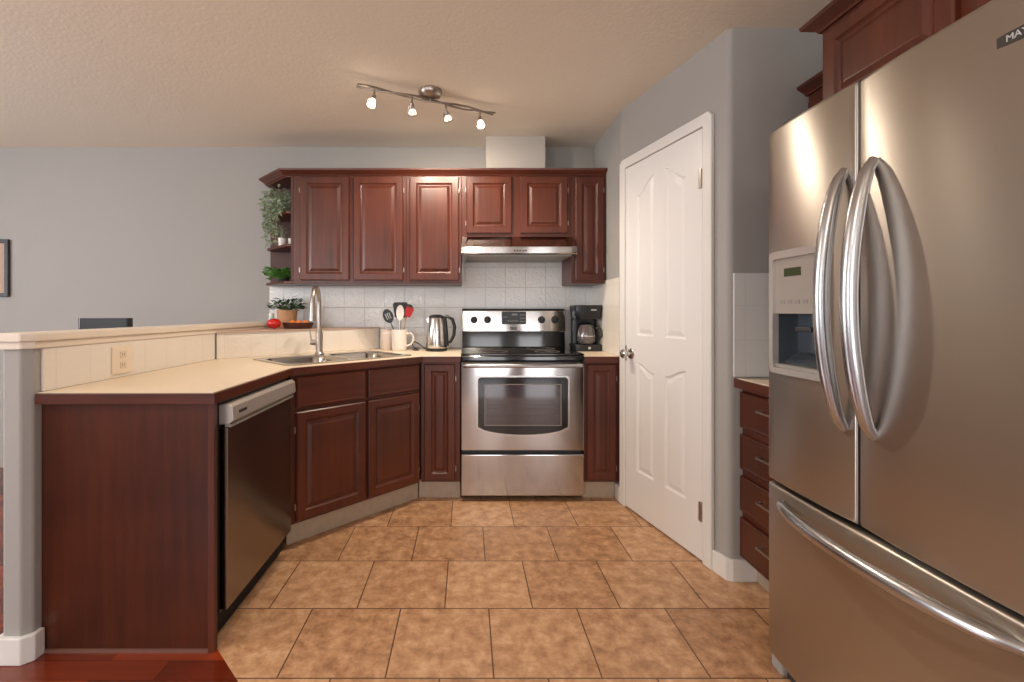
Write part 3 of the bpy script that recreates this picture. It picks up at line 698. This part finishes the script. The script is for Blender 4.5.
# unseen ceiling lamps, added to give the room warm fill light
for i, (lx, ly, e) in enumerate(((.1, -.9, 15), (-2.9, .3, 34))):
    t = thing('added_fill_lamp', ('added unseen warm fill lamp on the ceiling behind the viewpoint' if i == 0 else 'added unseen warm fill lamp on the living room ceiling to the left'), 'ceiling light', (lx, ly, ZC))
    MB().lathe([(.17, 0), (.17, -.02), (.155, -.025)], 32).build('base', M['satin'], t, smooth=True)
    MB().lathe([(.15, -.022), (.14, -.06), (.09, -.09), (.002, -.10)], 32, cap0=False).build('fill_lamp_shade', plain('fill_shade_glass', (1, .9, .78, 1), .4, emit=5), t, smooth=True)
    l = bpy.data.lights.new('added_fill_light', 'POINT'); l.energy = e; l.color = (1, .88, .74); l.shadow_soft_size = .15
    lo = bpy.data.objects.new('added_fill_light', l); COL.objects.link(lo); lo.location = (lx, ly, ZC-.30)

# ------------------------------------------------------------------ small things on the half wall and ledge
def rot_to(v): return Vector(v).normalized().to_track_quat('Z', 'Y').to_matrix().to_4x4()
def leafmesh(m, p, d, ln, wd, rnd):
    d = Vector(d).normalized(); sd = d.cross(Vector((rnd.uniform(-.4, .4), rnd.uniform(-.4, .4), 1))).normalized(); nn = sd.cross(d)
    p = Vector(p); rows = []
    for u, k in ((0, .15), (.3, .85), (.6, 1), (.85, .6), (1, .05)):
        c0 = p+d*ln*u-nn*ln*.18*u*u; rows.append((c0-sd*wd*k/2, c0+nn*wd*.12*k*-1, c0+sd*wd*k/2))
    b = len(m.v)
    for r in rows: m.v += [tuple(x) for x in r]
    for i in range(4):
        for j in range(2): a0 = b+i*3+j; m.f.append((a0, a0+1, a0+4, a0+3))
ol = thing('electric_outlet', 'ivory wall outlet on the tiles above the peninsula counter', 'outlet', (-1.4642, 1.905, .915), PI/2)
MB().box(0, .115, -.006, 0, 0, .115).build('cover_plate', plain('ivory_plate', srgb(238, 222, 200), .4), ol, bevel=.002)
so = MB()
for zz in (.036, .080): so.box(.040, .075, -.009, -.006, zz-.014, zz+.014)
soo = so.build('socket', plain('ivory_socket', srgb(226, 208, 184), .4), ol, bevel=.002)
for zz in (.036, .080):
    for xx in (.050, .062): MB().box(xx, xx+.002, -.0096, -.009, zz-.004, zz+.006).build('slot', M['slotm'], soo)

tm_ = thing('tomato', 'ripe red tomato on the corner ledge behind the sink', 'tomato', (-1.322, 3.17, 1.0605))
q = MB(); n = 28; rings = []
for k in range(17):
    th = PI*k/16; rad0 = .046*math.sin(th); rings.append([((rad0*(1+.04*math.cos(5*2*PI*i/n)*math.sin(th)))*math.cos(2*PI*i/n)+1e-5*i, (rad0*(1+.04*math.cos(5*2*PI*i/n)*math.sin(th)))*math.sin(2*PI*i/n), .036-.036*math.cos(th)-(.008 if th > 2.9 else 0)) for i in range(n)])
q.loft(rings); q.build('fruit', M['tomato'], tm_, smooth=True)
q = MB(); rnd = random.Random(2)
for i in range(5): leafmesh(q, (0, 0, .066), (math.cos(i*1.257), math.sin(i*1.257), .15), .02, .007, rnd)
q.build('stalk', M['leaf'], tm_)
jr = thing('glass_jar', 'small pale glass jar beside the wicker basket on the ledge', 'jar', (-1.405, 3.33, 1.0605))
MB().lathe([(.020, 0), (.024, .004), (.024, .065), (.018, .075), (.018, .088), (.015, .088), (.015, .075), (.020, .064), (.020, .006)], 24).build('jar_body', plain('pale_teal_glass', srgb(196, 222, 214), .1, coat=.5), jr, smooth=True)
MB().lathe([(.020, .088), (.020, .102), (.017, .104)], 24).build('lid', M['ceramic'], jr, smooth=True)
bk = thing('basket_planter', 'wicker basket with leafy green plant on the corner ledge', 'plant', (-1.300, 3.345, 1.0605))
q = MB(); rings = []
for k in range(15):
    z = .13*k/14; rad = .056+.014*k/14
    rings.append([((rad+.003*math.cos(PI*k+i*PI))*math.cos(2*PI*i/32), (rad+.003*math.cos(PI*k+i*PI))*math.sin(2*PI*i/32), z) for i in range(32)])
q.loft(rings, cap1=False); q.lathe([(.066, .118), (.001, .120)], 32, cap1=False, cap0=False); q.build('basket', M['basket'], bk, smooth=True)
MB().lathe([(.064, .112), (.064, .119), (.001, .12)], 24).build('soil', M['soil'], bk)
def foliage(parent, n, c, R, H, ln, wd, mat, seed, droop=0, name='foliage'):
    rnd = random.Random(seed); m = MB()
    for i in range(n):
        a = rnd.uniform(0, 2*PI); u = rnd.uniform(.1, 1)**.7; h = rnd.uniform(.15, 1)*H*(1.1-.5*u)
        p1 = Vector((c[0]+math.cos(a)*R*u, c[1]+math.sin(a)*R*u, c[2]+h)); p0 = Vector((c[0]+math.cos(a)*R*.15, c[1]+math.sin(a)*R*.15, c[2]))
        if i % 2 == 0: m.tube([p0, p0.lerp(p1, .5)+Vector((0, 0, H*.1)), p1], .0012, 4)
        d = (math.cos(a+rnd.uniform(-.7, .7)), math.sin(a+rnd.uniform(-.7, .7)), rnd.uniform(-.2, .8))
        leafmesh(m, p1, d, ln*rnd.uniform(.7, 1.2), wd*rnd.uniform(.7, 1.2), rnd)
    return m.build(name, mat, parent)
foliage(bk, 150, (-.0, 0, .118), .115, .11, .040, .022, M['leaf'], 5)
wb = thing('serving_bowl', 'long dark wooden bowl beside the tomato on the ledge', 'bowl', (-1.170, 3.205, 1.0605))
q = MB(); rings = []
for sx_, z in ((.82, 0), (.86, .002), (.97, .030), (1, .042), (.95, .042), (.82, .012)):
    rings.append([(.108*sx_*math.cos(2*PI*i/40), .058*sx_*math.sin(2*PI*i/40), z) for i in range(40)])
q.loft(rings); q.build('bowl', M['bowl'], wb, smooth=True)
for i, (dx, dy, nm) in enumerate(((-.045, .005, 'leftmost'), (.0, -.003, 'middle'), (.043, .006, 'rightmost'))):
    tag(MB().ball((0, 0, 0), .021, 16, .95).build('orange', M['orange'], None, smooth=True, loc=(-1.165+dx, 3.205+dy, 1.0605+.0385)), nm+' small orange in the dark wooden bowl', 'fruit', 'oranges in the wooden bowl')
# cream canister and mug with utensils
mg = thing('utensil_mug', 'white ceramic mug with handle holding kitchen utensils beside the kettle', 'mug', (-.482, 3.30, .9005)); mg.scale = (1.06, 1.06, 1.12)
MB().lathe([(.044, 0), (.048, .004), (.050, .02), (.053, .132), (.050, .134), (.047, .12), (.044, .012), (.001, .010)], 32, cap1=False).build('mug_body', M['ceramic'], mg, smooth=True)
MB().tube([(.049, -.005, .105), (.075, -.006, .112), (.094, -.008, .095), (.095, -.008, .065), (.078, -.007, .040), (.048, -.005, .030)], .0065, 10).build('handle', M['ceramic'], mg, smooth=True)
cn = thing('canister', 'cream canister standing half behind the white utensil mug', 'canister', (-.580, 3.38, .9005))
MB().lathe([(.044, 0), (.047, .004), (.047, .150), (.043, .152), (.042, .010), (.001, .01)], 28, cap1=False).build('canister_body', plain('cream_ceramic', srgb(222, 206, 196), .3), cn, smooth=True)
MB().lathe([(.0475, .120), (.0485, .124), (.0475, .128)], 28, cap0=False, cap1=False).build('rim_band', M['ceramic'], cn, smooth=True)
MC = Vector((-.482, 3.30, .912))
def utensil(name, label, top, head, hmat, smat, foot=(0, 0), flat=True):
    b = MC+Vector((foot[0], foot[1], 0)); t = Vector(top); o = thing(name, label, 'utensil', tuple(b), 0)
    d = t-b; m = MB(); m.tube([(0, 0, 0), tuple(d*.82)], [.004, .0035], 8); m.build('handle', smat, o, smooth=True)
    zz = d.normalized(); xx = Vector((0, 1, 0)).cross(zz).normalized(); yy = zz.cross(xx)
    Rm = Matrix.Translation(d) @ Matrix((xx, yy, zz)).transposed().to_4x4()
    q = MB(); head(q, Rm); q.build('head', hmat, o, bevel=.0012)
    return o
def spoon(q, R, w_=.030, h_=.045, holes=()):
    ol_ = [(w_*math.cos(2*PI*i/24), h_*math.sin(2*PI*i/24)-.010) for i in range(24)]
    # flat head turned to face the viewer: local y = thickness
    q.prism(ol_, -.003, .003, holes, axis='y', mtx=R)
def slots():
    out = []
    for x in (-.014, 0, .014): out.append([(x-.003, -.032), (x+.003, -.032), (x+.003, .012), (x-.003, .012)])
    return out
def spat(q, R, w_=.036, h_=.05): q.prism([(-w_*.7, -h_), (w_*.7, -h_), (w_, h_*.7), (w_*.8, h_), (-w_*.8, h_), (-w_, h_*.7)], -.002, .002, axis='y', mtx=R)
def swivel(R): return R
utensil('slotted_spoon', 'black slotted spoon leaning out to the left of the white mug', (-.566, 3.30, 1.155), lambda q, R: spoon(q, R, .036, .052, slots()), M['black'], M['black'], (.015, .0))
utensil('serving_spoon', 'white serving spoon upright in the middle of the mug', (-.474, 3.285, 1.180), lambda q, R: spoon(q, R, .028, .055), M['ceramic'], M['ceramic'], (.0, -.012))
utensil('spatula', 'wide black spatula standing behind the white spoon', (-.480, 3.335, 1.190), lambda q, R: spat(q, R, .055, .055), M['black'], M['black'], (.004, .018))
utensil('spatula', 'red spatula leaning right out of the mug', (-.412, 3.28, 1.175), lambda q, R: spat(q, R, .030, .036), M['red'], M['woodlight'], (-.018, -.002))
utensil('ladle', 'dark ladle at the right rear of the mug', (-.415, 3.335, 1.215), lambda q, R: spoon(q, R, .030, .026), M['darkgrey'], M['darkgrey'], (-.010, .016))

# kettle
kt = thing('kettle', 'stainless electric kettle with black handle and loose cord on the counter', 'kettle', (-.216, 3.28, .9005)); kt.scale = (1.04, 1.04, 1.04)
MB().lathe([(.072, 0), (.074, .004), (.074, .018), (.070, .020)], 32).build('power_base', M['black'], kt, smooth=True)
MB().lathe([(.070, .021), (.0715, .03), (.066, .12), (.055, .215), (.052, .225)], 36).build('kettle_body', M['chrome'], kt, smooth=True)
MB().lathe([(.052, .2255), (.050, .236), (.030, .246), (.002, .247)], 32).build('lid', M['black'], kt, smooth=True)
q = MB(); q.loft([[(-.054, -.014, .185), (-.054, .014, .185), (-.049, .012, .224), (-.049, -.012, .224)], [(-.066, -.005, .210), (-.066, .005, .210), (-.068, .004, .224), (-.068, -.004, .224)]]); q.build('spout', M['chrome'], kt)
MB().tube([(.045, 0, .225), (.075, 0, .232), (.108, 0, .215), (.124, 0, .165), (.118, 0, .105), (.095, 0, .062), (.068, 0, .050)], [.010, .011, .012, .012, .011, .010, .009], 10).build('handle', M['black'], kt, smooth=True)
MB().tube([(.056, 0, .225), (.066, 0, .12), (.071, 0, .035)], .014, 10).build('back_spine', M['black'], kt, smooth=True)
MB().tube([(-.070, .01, .008), (-.12, .02, .045), (-.155, .03, .062), (-.17, .03, .045), (-.15, .02, .012), (-.12, .0, .0045), (-.145, -.01, .0045), (-.165, .03, .0045), (-.165, .10, .0045), (-.16, .20, .0045)], .0035, 8).build('cord', M['black'], kt, smooth=True)
# coffee maker
cf = thing('coffee_maker', 'black drip coffee maker on the small counter right of the stove', 'coffee maker', (.850, 3.22, .9005), 0)
MB().prism(rrect(-.095, .095, 0, .20, .03), 0, .048).build('base', M['black'], cf, bevel=.004)
MB().prism(rrect(-.090, .090, .125, .20, .03), .0485, .225).build('water_tank', M['black'], cf, bevel=.004)
q = MB(); q.loft([[(p[0], p[1], z) for p in rrect(-.086-o, .086+o, .0-o*.6, .20, .04)] for z, o in ((.2255, 0), (.235, .004), (.310, .016), (.322, .012))]); tp_ = q.build('brew_head', M['black'], cf, smooth=True)
MB().box(.012, .048, -.012, -.002, .285, .292).build('badge', M['mark'], tp_)
MB().lathe([(.052, .050), (.060, .060), (.064, .10), (.058, .150), (.045, .175), (.044, .182), (.001, .183)], 32, (-.005, .062, 0)).build('carafe', M['coffee'], cf, smooth=True)
MB().lathe([(.046, .184), (.047, .19), (.030, .200), (.002, .201)], 28, (-.005, .062, 0)).build('carafe_lid', M['black'], cf, smooth=True)
MB().tube([(.052, .03, .165), (.082, .005, .160), (.088, .0, .11), (.066, .02, .075)], .007, 8).build('carafe_handle', M['black'], cf, smooth=True)
MB().lathe([(.0645, .103), (.0655, .106), (.0645, .109)], 32, (-.005, .062, 0), cap0=False, cap1=False).build('carafe_band', M['chrome'], cf, smooth=True)
MB().box(-.006, .010, -.003, .0, .016, .032).build('switch', M['mark'], cf, bevel=.001)
MB().tube([(-.09, .16, .03), (-.108, .13, .045), (-.113, .09, .03), (-.106, .05, .006), (-.100, .12, .004), (-.092, .20, .004)], .003, 8).build('cord', M['black'], cf, smooth=True)

# ------------------------------------------------------------------ plants on the corner shelf
SX, SY = -1.189, 3.172
tpn = thing('trailing_plant', 'pale green trailing plant spilling down from the top of the corner shelf', 'plant', (SX-.125, SY+.165, 1.8705))
MB().lathe([(.035, 0), (.038, .003), (.048, .085), (.045, .085), (.04, .07), (.001, .068)], 24, cap1=False).build('pot', M['ceramic'], tpn, smooth=True)
foliage(tpn, 330, (-.01, -.05, .0), .125, .19, .036, .021, M['leafp'], 11)
rnd = random.Random(4); q = MB()
for (sx_, sy_, ln_) in ((-.10, -.07, .20), (-.135, -.02, .30), (-.04, -.125, .24), (-.01, -.14, .30), (-.07, -.11, .16), (.02, -.16, .12), (-.15, .02, .22), (-.08, -.06, .26), (-.12, -.05, .17), (-.02, -.11, .2)):
    pts = [(0, 0, .07), (sx_*.6, sy_*.6, .10), (sx_, sy_, .06)]
    for k in range(1, 7): pts.append((sx_+rnd.uniform(-.008, .008), sy_+rnd.uniform(-.008, .008), .06-ln_*k/6))
    q.tube(pts, .0014, 5)
    for k in range(3, len(pts)):
        for s in range(4):
            u = rnd.random(); p = Vector(pts[k-1]).lerp(Vector(pts[k]), u); a = rnd.uniform(0, 2*PI)
            leafmesh(q, p, (math.cos(a), math.sin(a), rnd.uniform(-.8, .2)), .030, .019, rnd)
q.build('trailing_stems', M['leafp'], tpn)
wpn = thing('potted_plant', 'small white pot with thin stems on the middle corner shelf', 'plant', (SX-.125, SY+.12, 1.6435))
MB().lathe([(.022, 0), (.025, .003), (.029, .055), (.027, .055), (.024, .045), (.001, .044)], 24, cap1=False).build('pot', M['ceramic'], wpn, smooth=True)
foliage(wpn, 40, (0, 0, .045), .035, .11, .018, .011, M['leafp'], 21)
wc = thing('cup', 'tiny white cup at the inner side of the middle corner shelf', 'cup', (SX-.055, SY+.10, 1.6435))
MB().lathe([(.014, 0), (.016, .003), (.020, .05), (.018, .05), (.015, .01), (.001, .008)], 20, cap1=False).build('cup_body', M['ceramic'], wc, smooth=True)
gp = thing('potted_plant', 'bushy bright green plant on the bottom corner shelf', 'plant', (SX-.135, SY+.16, 1.3885))
MB().lathe([(.035, 0), (.038, .003), (.045, .05), (.042, .05), (.038, .04), (.001, .04)], 24, cap1=False).build('pot', M['darkgrey'], gp, smooth=True)
foliage(gp, 120, (0, -.03, .022), .105, .09, .045, .030, M['leafb'], 31)

# ------------------------------------------------------------------ beyond the half wall
pf = thing('picture_frame', 'dark framed picture on the grey wall at far left', 'picture', (-3.98, YB-.001, 1.29))
fr = MB(); fr.prism([(0, 0), (.53, 0), (.53, .432), (0, .432)], -.022, 0, [[(.028, .028), (.502, .028), (.502, .404), (.028, .404)]], axis='y'); fr.build('frame', M['darkgrey'], pf, bevel=.003)
MB().box(.028, .502, -.008, 0, .028, .404).build('print', M['cream'], pf)
bs_ = thing('bar_stool', 'black bar stool behind the half wall, only its back showing above', 'stool', (-1.93, 2.36, 0), math.radians(14))
for sx_ in (-.16, .16):
    for sy_ in (-.16, .16): MB().tube([(sx_*1.15, sy_*1.15, 0), (sx_, sy_, .70)], .016, 10).build('leg', M['black'], bs_, smooth=True)
MB().prism(rrect(-.19, .19, -.19, .19, .04), .70, .76).build('seat', M['black'], bs_, bevel=.01)
MB().prism(rrect(-.125, .125, .15, .20, .02), .765, 1.142).build('backrest', M['black'], bs_, bevel=.008)
q = MB(); 
for a, b in (((-.17, -.17), (.17, -.17)), ((.17, -.17), (.17, .17)), ((.17, .17), (-.17, .17)), ((-.17, .17), (-.17, -.17))): q.tube([(a[0], a[1], .28), (b[0], b[1], .28)], .009, 8)
q.build('footrest', M['black'], bs_)
